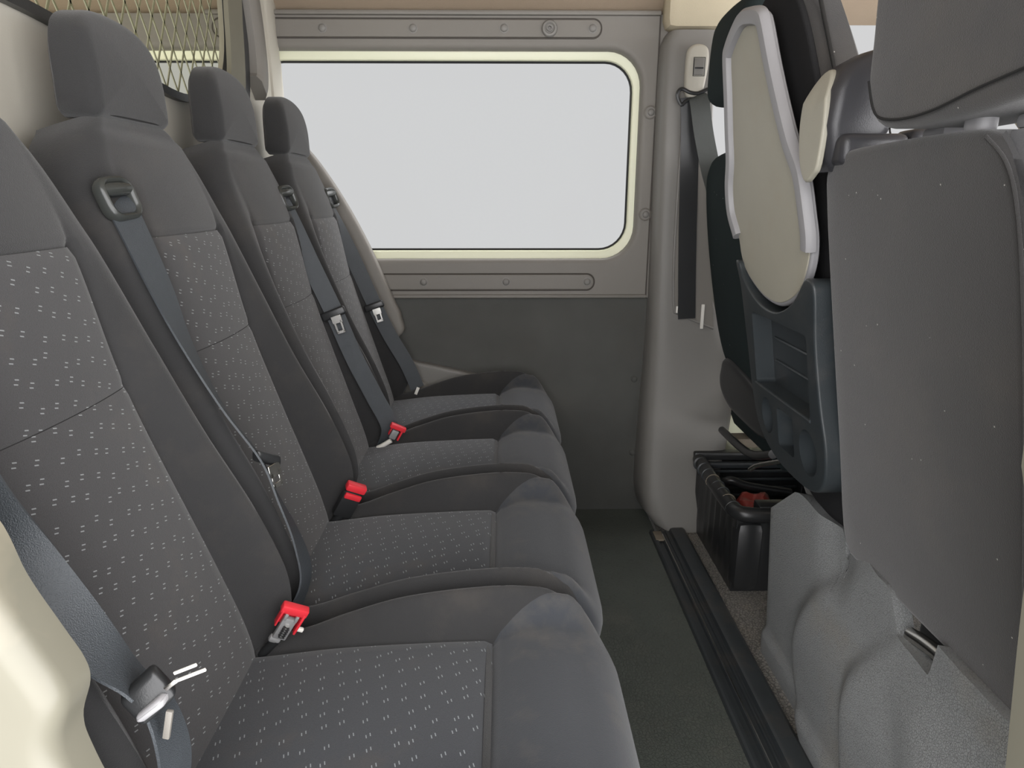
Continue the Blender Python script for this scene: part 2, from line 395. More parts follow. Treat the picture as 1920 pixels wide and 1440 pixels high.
# --- belt pillar on the far side, flaring out at its foot
bm = bmesh.new(); rows = []
zs = [0, .02, .06, .12, .2, .3, .4, .5, .6, .7, .8, .95, 1.1, 1.25, 1.4, 1.5, 1.56, 1.585, 1.597]
for z in zs:
    xl = lerp_tab([(0, .545), (.03, .50), (.09, .474), (.35, .476), (.7, .486), (1.2, .480), (1.5, .478), (1.57, .482), (1.6, .50)], z)
    xr = lerp_tab([(0, .70), (.1, .74), (.35, .785), (.6, .78), (.75, .70), (1.0, .668), (1.25, .652), (1.6, .640)], z)
    yf = lerp_tab([(0, 2.075), (.06, 2.09), (.2, 2.13), (.4, 2.155), (.8, 2.165), (1.3, 2.170), (1.5, 2.175), (1.6, 2.185)], z)
    row = []
    for a, b in ((0, 1), (0, .6), (.02, .3), (.06, .1), (.13, .02), (.24, 0), (.4, 0), (.6, 0), (.8, 0), (.93, .04), (.98, .2), (1, .5), (1, 1)):
        row.append(bm.verts.new((xl+(xr-xl)*a, yf+(WY+.03-yf)*b, z)))
    rows.append(row)
for a, b in zip(rows, rows[1:]):
    for j in range(len(a)-1): bm.faces.new((a[j], a[j+1], b[j+1], b[j]))
bm.faces.new(rows[-1]); bm.faces.new(rows[0])
pillar = st(link('trim_6', bm, 'pillar', angle=50))
# belt slot of the pillar: dark recess with a raised lip
def on_pillar(x, z, off=0): return V(x, lerp_tab([(0, 2.075), (.2, 2.13), (.4, 2.155), (.8, 2.165), (1.3, 2.170), (1.6, 2.182)], z)-off, z)
slot = [(.546, 1.36), (.544, 1.1), (.546, .90), (.556, .768), (.575, .748), (.690, .700), (.662, .95), (.632, 1.25), (.618, 1.36)]
bm = bmesh.new(); bm.faces.new([bm.verts.new(on_pillar(x, z, .003)) for x, z in slot]); link('belt_recess', bm, 'trim', pillar, smooth=False)
bm = bmesh.new(); sweep(bm, smooth_pts([on_pillar(x, z, .002) for x, z in slot[:6]], 5, False), circ(.0045, 8), up=(0, 1, 0)); link('recess_lip', bm, 'pillar', pillar)
# --- partition behind the bench with its window
BX = -.70
bm = bmesh.new()
I = [Vector(p) for p in [(1.88, 1.80)]]
lower = smooth_pts([(1.885, 1.78), (1.882, 1.60), (1.86, 1.47), (1.80, 1.385), (1.70, 1.355), (1.60, 1.332), (1.50, 1.330), (1.30, 1.357), (1.15, 1.382), (.95, 1.395), (.70, 1.40), (.50, 1.41)], 4, False)
btm = [V(BX, p[0], p[1]) for p in lower]
v1 = [bm.verts.new(p) for p in btm]; v2 = [bm.verts.new((BX, p.y if i > 8 else 2.30, 0 if i > 8 else p.z)) for i, p in enumerate(btm)]
v2 = []
for i, p in enumerate(btm):
    t = i/(len(btm)-1)
    if t < .35: v2.append(bm.verts.new((BX, 2.30, 1.78*(1-t/.35))))
    else: v2.append(bm.verts.new((BX, 2.30-(2.30-.30)*(t-.35)/.65, 0)))
for j in range(len(v1)-1): bm.faces.new((v1[j], v1[j+1], v2[j+1], v2[j]))
r = bmesh.ops.extrude_face_region(bm, geom=list(bm.faces))
bmesh.ops.translate(bm, verts=[g for g in r['geom'] if isinstance(g, bmesh.types.BMVert)], vec=(-.02, 0, 0))
st(link('wall_rear', bm, 'bulk', angle=30))
st(bx('trim_7', (-.715, 2.225, .89), (.05, .09, 1.78), 'bulk', bev=.012))
w3 = st(link('window_3', sweep(bmesh.new(), [p+V(.004, 0, 0) for p in btm], [(-.010, -.012), (.010, -.012), (.010, .004), (-.010, .004)], up=(1, 0, 0)), 'blackp'))
bm = bmesh.new(); bm.faces.new([bm.verts.new((BX-.008, p.y, p.z)) for p in btm]+[bm.verts.new((BX-.008, .5, 1.80)), bm.verts.new((BX-.008, 1.885, 1.80))]); link('window_glass', bm, 'tinted', w3, smooth=False)
# frame of the partition window: inner olive band, dark gap, outer taupe hoop
def hoopline(off):
    return smooth_pts([(1.935+off, 1.82), (1.885+off, 1.60), (1.868+off, 1.47), (1.850+off*.9, 1.40-off*.3), (1.80+off*.6, 1.35-off*.7), (1.72+off*.2, 1.33-off)], 6, False)
link('frame_band', sweep(bmesh.new(), [V(BX+.012, a, b) for a, b in hoopline(.018)], [(-.006, -.046), (.006, -.046), (.006, .046), (-.006, .046)], up=(1, 0, 0)), 'olive', w3)
link('frame_gap', sweep(bmesh.new(), [V(BX+.006, a, b) for a, b in hoopline(.088)], [(-.007, -.028), (.005, -.028), (.005, .026), (-.007, .026)], up=(1, 0, 0)), 'blackp', w3)
hoop = smooth_pts([(1.96, 1.82), (2.005, 1.66), (2.025, 1.56), (2.030, 1.48), (2.022, 1.43), (2.005, 1.408)], 6, False)
link('outer_hoop', sweep(bmesh.new(), [V(BX+.018, a, b) for a, b in hoop], [(-.02, -.040), (.010, -.040), (.020, -.022), (.020, .022), (.010, .038), (-.02, .040)], up=(1, 0, 0)), 'trim', w3)
# wire mesh behind the partition glass
bm = bmesh.new(); x = BX-.035
y0, y1, z0, z1 = .55, 1.90, 1.30, 1.80; sp = .052; sl = 1.75
def clipseg(y, d):
    a = V(x, y, z0); b = V(x, y+d*(z1-z0)/sl, z1)
    if max(a.y, b.y) < y0 or min(a.y, b.y) > y1: return None
    out = []
    for p, q in ((a, b), (b, a)):
        if p.y < y0: t = (y0-p.y)/(q.y-p.y); p = p.lerp(q, t)
        elif p.y > y1: t = (y1-p.y)/(q.y-p.y); p = p.lerp(q, t)
        out.append(p)
    return out
y = y0-.5
while y < y1+.5:
    for d in (-1, 1):
        s_ = clipseg(y, d)
        if s_ and (s_[1]-s_[0]).length > .02: sweep(bm, s_, [(-.0024, -.001), (.0024, -.001), (.0024, .001), (-.0024, .001)], up=(0, 1, .3))
    y += sp
tag(link('wire_mesh_guard', bm, 'wire'), 'pale diamond wire mesh guard behind the partition window', 'mesh guard')
# dark load in the cargo area seen through the partition window
def lump(name, c, s, m, seed, amp=.12, parent=None, sub=4):
    bm = bmesh.new(); bmesh.ops.create_icosphere(bm, subdivisions=sub, radius=1)
    from mathutils import noise as mn
    for v in bm.verts:
        n = mn.noise(v.co*1.6+V(seed, 0, 0))*amp*1.8+mn.noise(v.co*4+V(0, seed, 0))*amp*.6
        k = 1+n; v.co = V(v.co.x*s[0]*k, v.co.y*s[1]*k, max(-.9, v.co.z)*s[2]*k)+V(*c)
    return link(name, bm, m, parent)
tag(lump('covered_load', (-1.28, 2.02, .63), (.20, .18, .80), 'load', 3.1, .08), 'dark blue covered load in the cargo area behind the partition window', 'load')

# --- driver side door, sills and pillars of the cab
st(bx('door_1', (1.33, 2.31, .62), (1.36, .05, 1.24), 'trim', bev=.01))
st(bx('door_sill', (.93, 2.27, .36), (.36, .05, .28), 'cream', bev=.01))
bm = bmesh.new(); sweep(bm, [V(1.30, 2.26, 1.76), V(1.60, 2.22, 1.42), V(1.95, 2.18, 1.02)], rrect(-.05, .05, -.03, .03, .02, 3), up=(0, 1, 0)); st(link('trim_9', bm, 'headliner2'))
bm = bmesh.new(); box(bm, (1.75, 1.25, .62), (.35, 2.1, .9), None, .08, 4)
db = st(link('trim_10', bm, 'blackp'))
# --- painted body edges of the near door opening
P = smooth_pts([(-.75, 1.25), (-.50, 1.12), (-.385, .955), (-.348, .899), (-.335, .851), (-.317, .807), (-.306, .780), (-.305, .760), (-.316, .727), (-.312, .692), (-.29, .60), (-.27, .45), (-.27, .02), (-.75, .02)], 6)
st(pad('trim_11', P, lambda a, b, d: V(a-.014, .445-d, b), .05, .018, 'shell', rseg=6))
P = [(.302, 1.02), (.307, .913), (.325, .756), (.37, .40), (.40, .02), (.60, .02), (.50, 1.1)]
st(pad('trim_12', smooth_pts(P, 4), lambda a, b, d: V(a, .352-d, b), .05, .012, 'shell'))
# ================================================================ BENCH SEATS
PITCH = .43; C1 = .694
INS = [(.40, -.375), (.47, -.375), (.60, -.410), (.74, -.448), (.885, -.485), (1.06, -.518), (1.15, -.548), (1.235, -.578)]
CRE = [(.40, -.405), (.43, -.368), (.465, -.338), (.52, -.312), (.56, -.310), (.60, -.318), (.69, -.352), (.80, -.405), (.93, -.460), (1.05, -.508), (1.10, -.530), (1.18, -.560), (1.235, -.580)]
HW = [(.40, .200), (.50, .212), (.90, .208), (1.0, .203), (1.08, .196), (1.14, .184), (1.18, .166), (1.21, .141), (1.225, .121), (1.235, .104)]
IW = [(.40, .165), (.60, .160), (.885, .135), (1.06, .128)]
def back_point(z, t):
    hw = lerp_tab(HW, z); v = abs(t)*hw; iw = lerp_tab(IW, z)
    k = sst(iw-.004, min(iw+.055, hw-.02), v)
    ins = lerp_tab(INS, z)+.010*(1-(v/iw)**2 if v < iw else 0)
    cre = lerp_tab(CRE, z)
    x = ins*(1-k)+cre*k
    x -= .006*math.exp(-((v-iw)/.006)**2)*sst(1.10, 1.05, z)
    for zz, dp in ((.885, .0025), (1.06, .005)):
        if v < iw+.01: x -= dp*math.exp(-((z-zz)/.006)**2)
    x -= .004*math.exp(-((z-1.235)/.006)**2)
    a = min(1, max(0, (abs(t)-.74)/.26)); D = .085
    x -= D*(1-(1-a**2.4)**(1/2.4))
    if z < .43: x -= .03*(.43-z)/.03
    return V(x, t*hw, z-.026*(1-(1-a**2.4)**(1/2.4))*sst(1.10, 1.235, z))
def tsamples():
    iw = .70; L = [i/12*.60 for i in range(12)]+[.60+i*.02 for i in range(9)]+[.78, .81, .84, .87, .90, .925, .945, .96, .973, .984, .992, .997, 1.0]
    return [-a for a in reversed(L[1:])]+L
def build_grid(name, rows, m, parent, uvs=None, thick=None, angle=60):
    bm = bmesh.new(); uvl = bm.loops.layers.uv.new('UVMap')
    vs = [[bm.verts.new(p) for p in r] for r in rows]
    for i in range(len(vs)-1):
        for j in range(len(vs[0])-1):
            f = bm.faces.new((vs[i][j], vs[i][j+1], vs[i+1][j+1], vs[i+1][j]))
            if uvs:
                for l, (a, b) in zip(f.loops, ((i, j), (i, j+1), (i+1, j+1), (i+1, j))): l[uvl].uv = uvs[a][b]
    return link(name, bm, m, parent, angle=angle, recalc=False)
def sub_grid(zs, ys_of, f, name, m, parent, off):
    pts, uvs = [], []
    s = 0; prev = None
    for z in zs:
        row, uvr = [], []
        mid = f(z, 0)
        if prev is not None: s += (mid-prev).length
        prev = mid
        for k in ys_of:
            p = f(z, k); row.append(p+off); uvr.append((s, p.y))
        pts.append(row); uvs.append(uvr)
    return build_grid(name, pts, m, parent, uvs)
# cushion profile
def cush_point(x, t):
    """x along the seat from the back (-.42) to the nose; returns a point, x>.1 is rolled round the nose"""
    hw = .211; v = abs(t)*hw
    if x <= .10: px, slope = x, 0; base = lerp_tab([(-.45, .452), (-.36, .461), (-.25, .474), (-.10, .482), (-.03, .484), (-.015, .484), (.03, .505), (.07, .508), (.10, .503)], x)
    else:
        a = (x-.10)/.075; a1 = min(a, 1.75)
        px = .10+.068*math.sin(min(a1, math.pi/2)); base = .503-.085*(1-math.cos(min(a1, math.pi/2)))
        if a > math.pi/2: base -= (a-math.pi/2)*.075; px -= (a-math.pi/2)*.016
    iw = .157
    k = sst(iw-.004, iw+.036, v)
    zb = lerp_tab([(-.45, .474), (-.38, .478), (-.31, .488), (-.24, .515), (-.15, .543), (-.02, .560), (.05, .558), (.08, .552), (.10, .546)], x) if x <= .10 else base+.043*(1-.75*sst(.10, .19, x))
    z = base*(1-k)+zb*k
    if x < -.02: z += .010*(1-(v/iw)**2 if v < iw else 0)
    a = min(1, max(0, (abs(t)-.84)/.16)); roll = (1-(1-a**2.2)**(1/2.2))
    z -= .085*roll
    px -= .045*max(0, (abs(t)-.5)/.5)**3*sst(.04, .17, x)
    if v < iw+.008: z -= .008*math.exp(-((x+.018)/.006)**2)
    if x < -.02: z -= .006*math.exp(-((v-iw)/.006)**2)
    else:
        # seam that runs diagonally from the insert corner out over the bolster
        d = v-min(.196, .159+(x+.02)*.30)
        if v > iw-.01: z -= .004*math.exp(-(d/.005)**2)*sst(.14, .08, x)
    return V(px, t*hw, z)
def make_seat():
    c = C1
    root = thing('rear_passenger_seat', 'nearest of the four black cloth bench seats, its headrest out of frame', 'seat', (0, 0, 0), 'bench seats along the partition')
    T = tsamples()
    O = V(0, 0, 0)
    zs_all = sorted(set([.40, .41, .42, .43, .445, .46, .475]+[.49+i*.02 for i in range(37)]+[.873, .879, .885, .891, .897]+[1.048, 1.054, 1.060, 1.066, 1.072]+[1.19, 1.20, 1.21, 1.218, 1.225, 1.230, 1.235]))
    # cover over everything except the insert (the insert lies in a window in it)
    bm = bmesh.new(); V_ = {}
    zs = zs_all
    tt = T
    vs = [[bm.verts.new(back_point(z, t)) for t in tt] for z in zs]
    for i in range(len(zs)-1):
        for j in range(len(tt)-1):
            zc = (zs[i]+zs[i+1])/2; tcn = (tt[j]+tt[j+1])/2
            inside = abs(tcn)*lerp_tab(HW, zc) < lerp_tab(IW, zc)-.012 and .42 < zc < 1.052
            if not inside: bm.faces.new((vs[i][j], vs[i][j+1], vs[i+1][j+1], vs[i+1][j]))
    link('backrest_cover', bm, 'cover', root, angle=60, recalc=False)
    # inserts, in two pieces with a stitched seam between them
    def ins(name, za, zb):
        n = max(3, int((zb-za)/.012)); Z = [za+(zb-za)*i/n for i in range(n+1)]; K = [-1+2*i/26 for i in range(27)]
        def f(z, k):
            hw = lerp_tab(HW, z); p = back_point(z, k*(lerp_tab(IW, z))/hw); p.x += .0025; return p
        return sub_grid(Z, K, f, name, 'insert', root, O)
    ins('upper_insert', .8855, 1.060); ins('lower_insert', .405, .8845)
    link('insert_seam', sweep(bmesh.new(), [back_point(.885, k/12*.64)+V(.001, 0, 0) for k in range(-12, 13)], circ(.0013, 6), up=(0, 0, 1)), 'seam', root)
    # back shell
    bm = bmesh.new(); ring = []
    for z in [.40+i*.077 for i in range(11)]:
        hw = lerp_tab(HW, z)*(1-.12*sst(1.0, 1.17, z)); xb = lerp_tab(INS, z)-.075
        ring.append([bm.verts.new((back_point(z, s).x if abs(s) == 1 else xb-.025, s*hw, z)) for s in (-1, -.8, .8, 1)])
    for a, b in zip(ring, ring[1:]):
        for j in range(3): bm.faces.new((a[j+1], a[j], b[j], b[j+1]))
    link('back_shell', bm, 'blackp', root, angle=60)
    # headrest block
    P = smooth_pts([(-.104, 1.232), (-.107, 1.28), (-.104, 1.325), (-.090, 1.357), (-.055, 1.375), (0, 1.380), (.055, 1.375), (.090, 1.357), (.104, 1.325), (.107, 1.28), (.104, 1.232), (.06, 1.228), (-.06, 1.228)], 4)
    def hfr(a, b, d):
        lean = -1.9*max(0, b-1.27)**2
        return V(-.636+d+lean*(d/.075), a, b)
    pad('headrest', P, hfr, .066, .018, 'cover', root, dome=.004, rseg=6, angle=50)
    link('headrest_seam', sweep(bmesh.new(), [V(-.5745-.004*(k/12)**2, k/12*.100, 1.2335) for k in range(-12, 13)], circ(.0013, 6), up=(0, 0, 1)), 'seam', root)
    # cushion
    xs = [-.43+i*.02 for i in range(20)]+[-.032, -.027, -.022, -.018, -.014, -.009, -.004, .002]+[.012+.0135*i for i in range(20)]
    nose = []; bm = bmesh.new(); Tc = [-a for a in reversed([i/14*.66 for i in range(1, 15)]+[.69, .71, .725, .74, .755, .77, .79, .81, .83, .85, .87, .89, .91, .93, .95, .965, .978, .988, .995, 1])]+[0]+([i/14*.66 for i in range(1, 15)]+[.69, .71, .725, .74, .755, .77, .79, .81, .83, .85, .87, .89, .91, .93, .95, .965, .978, .988, .995, 1])
    def warp(x, t):
        tb = min(.196, .159+max(0, x+.02)*.30)/.211; a = abs(t); t0 = .755
        a = a*tb/t0 if a <= t0 else tb+(a-t0)*(1-tb)/(1-t0)
        return math.copysign(a, t)
    vs = [[bm.verts.new(cush_point(x, warp(x, t))) for t in Tc] for x in xs]
    for i in range(len(xs)-1):
        for j in range(len(Tc)-1):
            inside = abs((Tc[j]+Tc[j+1])/2)*.211 < .145 and (xs[i]+xs[i+1])/2 < -.028
            xc = (xs[i]+xs[i+1])/2; vc = abs((Tc[j]+Tc[j+1])/2)*.211
            if inside: continue
            if xc > -.018 and vc < .755*.211: nose.append((i, j)); continue
            bm.faces.new((vs[i+1][j], vs[i+1][j+1], vs[i][j+1], vs[i][j]))
    bn = bmesh.new(); nv = {}
    def gv(i, j):
        if (i, j) not in nv: nv[i, j] = bn.verts.new(cush_point(xs[i], warp(xs[i], Tc[j])))
        return nv[i, j]
    for i, j in nose: bn.faces.new((gv(i+1, j), gv(i+1, j+1), gv(i, j+1), gv(i, j)))
    link('cushion_front', bn, 'nose', root, angle=60, recalc=False)
    for s in (0, -1):
        low = [bm.verts.new((v[s].co.x, v[s].co.y*.985, .33)) for v in vs]
        for i in range(len(vs)-1):
            q = (vs[i][s], vs[i+1][s], low[i+1], low[i]); bm.faces.new(q if s == 0 else q[::-1])
    link('seat_cushion', bm, 'cover', root, angle=60)
    X_ = [-.43+.411*i/34 for i in range(35)]; K = [-1+2*i/26 for i in range(27)]
    def f2(x, k): p = cush_point(x, k*.157/.211); p.z += .0025; return p
    pts = [[f2(x, k) for k in reversed(K)] for x in X_]; uvs = [[(x, k*.157+3) for k in reversed(K)] for x in X_]
    build_grid('cushion_insert', pts, 'insert2', root, uvs)
    # steel pedestal under the cushion
    bm = bmesh.new(); box(bm, (-.12, 0, .17), (.34, .30, .32), None, .02); link('seat_base', bm, 'blackp', root)
    return root
def guide_mesh(root, side):
    """belt outlet on the shoulder: oval escutcheon with a rounded roller bar"""
    z = 1.112; y = side*(.158 if side < 0 else .150); x = back_point(z, y/lerp_tab(HW, z)).x
    rt = Vector((.62, .72, -.20)).normalized() if side < 0 else Vector((.35, .92, -.1)).normalized()
    n = Vector((1, -.20 if side < 0 else -.30, .34)).normalized()
    A = (V(0, 1, 0)-n*n.y).normalized(); B = n.cross(A); B = B if B.z > 0 else -B
    O = V(x-.006, y, z)
    w, h = .031, .030
    out = rrect(-w, w, -h, h, .018, 6)
    path = [O+A*p[0]*.86+B*p[1]*.86+n*.009 for p in out]
    bm = bmesh.new(); sweep(bm, path, [(.011*math.cos(a), .0058*math.sin(a)) for a in [2*math.pi*i/12 for i in range(12)]], up=tuple(n), closed=True)
    g = link('belt_guide', bm, 'glossp', root)
    pad('guide_recess', offset(out, .004), lambda a, b, d: O+A*a+B*b+n*d, .006, .002, 'blackp', g)
    bm = bmesh.new(); sweep(bm, [O+A*a+B*.013+n*(.010+.003*(1-(a/.024)**2)) for a in (-.024, -.012, 0, .012, .024)], [(.010*math.cos(t), .0095*math.sin(t)) for t in [2*math.pi*i/12 for i in range(12)]], up=tuple(n))
    link('roller_bar', bm, 'glossp', g)
    return g
def copy_tree(o, parent=None):
    c = o.copy(); COL.objects.link(c); c.parent = parent
    for ch in o.children: copy_tree(ch, c)
    return c
seat = make_seat(); seat.location = (0, C1, 0)
labels = ['', 'second bench seat from the camera, belt guide on its near shoulder', 'third bench seat from the camera, between the two red buckles further back',
          'farthest bench seat, against the window wall']
seats = [seat]
for i in (1, 2, 3):
    s_ = copy_tree(seat); s_.location = (0, C1+PITCH*i, 0); s_['label'] = labels[i]; seats.append(s_)
for i, s_ in enumerate(seats):
    s_.location = (0, 0, 0); guide_mesh(s_, -1 if i < 2 else 1)
    s_.location = (0, C1+PITCH*i, 0)

# --- seat belts (each its own thing)
def tongue(parent, p, d, w, n, L=.034, m='chrome', head=True, gap=True):
    """metal tongue hanging from p along d, width axis w"""
    d, w, n = Vector(d).normalized(), Vector(w).normalized(), Vector(n).normalized()
    P = [(-.015, 0), (.015, 0), (.011, .010), (.0105, L), (.007, L+.006), (-.007, L+.006), (-.0105, L), (-.011, .010)]
    H = [(-.0055, .014), (.0055, .014), (.0055, L-.003), (-.0055, L-.003)]
    bm = bmesh.new(); fr = lambda q, k: Vector(p)+w*q[0]+d*q[1]+n*k
    # plate with a slot: four bars
    segs = [((-.0105, .006), (-.0055, L+.004)), ((.0055, .006), (.0105, L+.004)), ((-.0105, L-.003), (.0105, L+.005)), ((-.013, -.006), (.013, .014))]
    for (a0, b0), (a1, b1) in segs:
        c_ = fr(((a0+a1)/2, (b0+b1)/2), 0); R3 = Matrix((w, d, n)).transposed()
        box(bm, c_, (a1-a0, b1-b0, .0022), R3, .0006, 1)
    link('tongue', bm, m, parent)
def crossbar(parent, c, w, d, n, W_=.066, H_=.022, m='blackp'):
    R3 = Matrix((Vector(w).normalized(), Vector(d).normalized(), Vector(n).normalized())).transposed()
    bm = bmesh.new(); box(bm, Vector(c), (W_, H_, .017), R3, .0055, 3); return link('tongue_head', bm, m, parent)
b = thing('seat_belt', 'grey webbing belt from the guide on the second bench seat, seen nearly edge-on', 'seat belt', (-.53, .965, 1.10), 'bench seat belts')
ribbon('webbing', [(-.548, .974, 1.120), (-.530, .965, 1.100), (-.488, .950, 1.00), (-.455, .938, .916), (-.410, .930, .821), (-.362, .925, .745), (-.342, .922, .685), (-.318, .922, .612), (-.310, .918, .545), (-.345, .915, .47)],
       [(.35, .9, .15), (.35, .92, .15), (.18, .97, .1), (-.12, .95, -.1), (-.34, .9, -.2), (-.36, .9, -.2), (-.34, .9, -.15), (-.12, .95, -.1), (.1, .95, 0), (.5, .8, 0)], .046, 'belt', b)
crossbar(b, (-.355, .932, .742), (.45, .75, -.5), (-.1, 0, -1), (.8, -.45, .2), .048, .018)
tongue(b, (-.345, .930, .728), (.12, 0, -1), (.30, .9, 0), (.9, -.3, 0), .026)
b = thing('seat_belt', 'grey webbing belt of the third bench seat with a gold-tinted metal tongue', 'seat belt', (-.536, 1.69, 1.10), 'bench seat belts')
ribbon('webbing', [(-.550, 1.700, 1.118), (-.536, 1.690, 1.098), (-.493, 1.696, .976), (-.435, 1.695, .834), (-.392, 1.700, .713), (-.348, 1.706, .609), (-.312, 1.712, .52), (-.33, 1.72, .46)],
       [(.5, .85, 0), (.6, .8, 0), (.9, .4, .25), (.95, .2, .35), (.95, .2, .35), (.95, .2, .35), (.9, .3, .3), (.9, .3, .3)], .046, 'belt', b)
crossbar(b, (-.435, 1.688, .832), (.93, .1, .36), (.36, 0, -.93), (.1, -1, .1), .064, .022)
tongue(b, (-.427, 1.680, .822), (.30, 0, -1), (.95, .1, .3), (0, -1, 0), .036)
b = thing('seat_belt', 'grey webbing belt of the farthest bench seat beside the window wall', 'seat belt', (-.539, 2.12, 1.09), 'bench seat belts')
ribbon('webbing', [(-.550, 2.134, 1.118), (-.539, 2.120, 1.089), (-.477, 2.128, .940), (-.416, 2.132, .784), (-.372, 2.140, .681), (-.325, 2.148, .589), (-.292, 2.155, .50)],
       [(.5, .85, 0), (.6, .8, 0), (.9, .4, .3), (.92, .2, .38), (.92, .3, .36), (.9, .3, .4), (.9, .3, .3)], .046, 'belt', b)
crossbar(b, (-.416, 2.124, .782), (.94, .1, .32), (.32, 0, -.94), (.1, -1, .1), .064, .022)
tongue(b, (-.408, 2.118, .770), (.28, 0, -1), (.95, .1, .3), (0, -1, 0), .034)
b = thing('seat_belt', 'nearest seat belt, grey webbing crossing the lower left, its bright tongue sticking out', 'seat belt', (-.41, .52, .9), 'bench seat belts')
ribbon('webbing', [(-.585, .544, 1.120), (-.53, .535, 1.06), (-.475, .515, .975), (-.425, .500, .880), (-.392, .498, .810), (-.355, .498, .745), (-.330, .502, .705), (-.312, .504, .672), (-.306, .504, .61), (-.318, .500, .54), (-.335, .505, .46)],
       [(.3, .95, 0), (.4, .9, .1), (.8, .5, .35), (.85, .2, .5), (.6, .7, .35), (.15, .93, .1), (-.20, .93, -.15), (-.1, .95, -.1), (.1, .95, 0), (.1, .95, 0), (.2, .9, 0)], .046, 'belt', b)
crossbar(b, (-.311, .490, .700), (.70, .25, .62), (.6, -.1, -.75), (.4, -.9, .1), .040, .032)
crossbar(b, (-.304, .482, .694), (.78, 0, .62), (.6, 0, -.75), (0, -1, 0), .032, .009, 'trayrim')
tg = bx('tongue', (-.270, .486, .7225), (.030, .002, .0028), 'white', b, bev=.0005, rot=Matrix.Rotation(math.radians(-23), 3, 'Y'))  # metal tongue coloured white, its bright reflection put into the colour
bx('tongue_bar', (-.2735, .486, .7290), (.022, .002, .0028), 'white', tg, bev=.0005, rot=Matrix.Rotation(math.radians(-23), 3, 'Y')); bx('tongue_bar', (-.288, .486, .713), (.014, .002, .004), 'chrome', tg, bev=.0005, rot=Matrix.Rotation(math.radians(-40), 3, 'Y'))
bx('belt_stop', (-.296, .486, .672), (.006, .004, .030), 'trim', b, bev=.001, rot=Matrix.Rotation(math.radians(14), 3, 'Y'))

# --- buckles
o = thing('seat_belt_buckle', 'broken red buckle between the nearest two seats, grey inner mechanism exposed', 'buckle', (-.335, .905, .48), 'bench seat buckles')
def bframe(O, up, w):
    up = Vector(up).normalized(); w = Vector(w).normalized(); w = (w-up*w.dot(up)).normalized(); n = up.cross(w)
    return (lambda a, b_, d: Vector(O)+w*a+up*b_+n*d), Matrix((w, up, n)).transposed()
fr, R3 = bframe((-.338, .852, .488), (.50, -.03, .80), (.80, .30, -.52))
def fb(name, a, b_, d, s, m, par, bev=.0015): return bx(name, fr(a, b_, d), s, m, par, bev=bev, rot=R3)
rd = fb('release_button', 0, .060, 0, (.040, .014, .014), 'red', o, .003)
fb('red_wall', -.016, .044, -.002, (.003, .030, .012), 'red', rd); fb('red_wall', .016, .040, -.002, (.004, .038, .012), 'red', rd); fb('red_back', 0, .042, .005, (.034, .03, .002), 'red', rd)
mc = fb('mechanism', 0, .026, -.003, (.020, .040, .008), 'greyint', o)
fb('claw', -.008, .048, -.005, (.005, .012, .006), 'greyint', mc); fb('claw', .008, .048, -.005, (.005, .012, .006), 'greyint', mc)
tube('spring', [fr(.0, .014, -.009), fr(0, .024, -.009), fr(0, .036, -.009)], .0035, 'chrome', mc, sm=2)
for k in range(5): fb('spring_coil', 0, .016+.004*k, -.009, (.009, .0012, .009), 'blackp', mc, 0)
fb('side_tab', .021, .030, -.003, (.012, .006, .006), 'white', mc); fb('foot', -.004, .002, -.002, (.018, .012, .010), 'greyint', mc, .004)
tube('stalk', [(-.385, .865, .43), (-.362, .858, .46), (-.338, .852, .488)], .007, 'blackp', o)
o = thing('seat_belt_buckle', 'black buckle with two red push buttons between the second and third seats', 'buckle', (-.315, 1.32, .50), 'bench seat buckles')
fr, R3 = bframe((-.343, 1.282, .478), (.42, -.02, .72), (.75, .35, -.52))
fb('buckle_body', 0, .022, 0, (.040, .056, .020), 'blackp', o, .004)
r1 = fb('release_button', 0, .067, 0, (.043, .017, .020), 'red', o, .004); fb('release_button', 0, .049, -.010, (.036, .013, .008), 'red', o, .003)
tube('stalk', [(-.39, 1.29, .42), (-.365, 1.286, .45), (-.343, 1.282, .478)], .010, 'blackp', o)
o = thing('seat_belt_buckle', 'small red buckle with a white stalk between the third and farthest seats', 'buckle', (-.30, 1.755, .48), 'bench seat buckles')
fr, R3 = bframe((-.312, 1.695, .478), (.42, -.02, .72), (.75, .25, -.55))
rd = fb('release_button', 0, .052, 0, (.044, .014, .014), 'red', o, .003); fb('red_wall', .015, .034, 0, (.005, .034, .012), 'red', rd); fb('red_wall', -.015, .036, 0, (.003, .024, .012), 'red', rd)
fb('mechanism', -.002, .030, -.004, (.018, .026, .008), 'greyint', o)
tube('stalk', [(-.343, 1.690, .466), (-.328, 1.688, .474), (-.306, 1.690, .487)], .0065, 'white', o, sm=3)
tag(bx('belt_tag', (-.294, 2.150, .492), (.010, .004, .026), 'white', bev=.001, rot=Matrix.Rotation(.4, 3, 'Y')), 'tiny white label at the lower end of the farthest belt', 'tag')

# --- plastic trims at the far end of the bench
P = smooth_pts([(-.64, 1.27), (-.597, 1.244), (-.514, 1.117), (-.439, .968), (-.370, .796), (-.345, .73), (-.36, .66), (-.60, .55), (-.68, .80), (-.69, 1.20)], 5)
tag(pad('bench_end_panel', P, wallfr(2.236), .036, .012, 'trim'), 'taupe plastic end panel curving beside the farthest bench seat', 'panel')
P = [(-.36, .575), (-.30, .570), (-.16, .540), (-.035, .506), (.005, .47), (-.02, .38), (-.36, .36)]
o = tag(pad('wheel_arch_cover', smooth_pts(P, 5), wallfr(2.262), .035, .010, 'pillar'), 'grey moulded cover low on the wall behind the farthest seat cushion', 'cover')
dome('round_plug', (-.287, 2.226, .484), (0, -1, 0), .022, .008, 'trim', o)

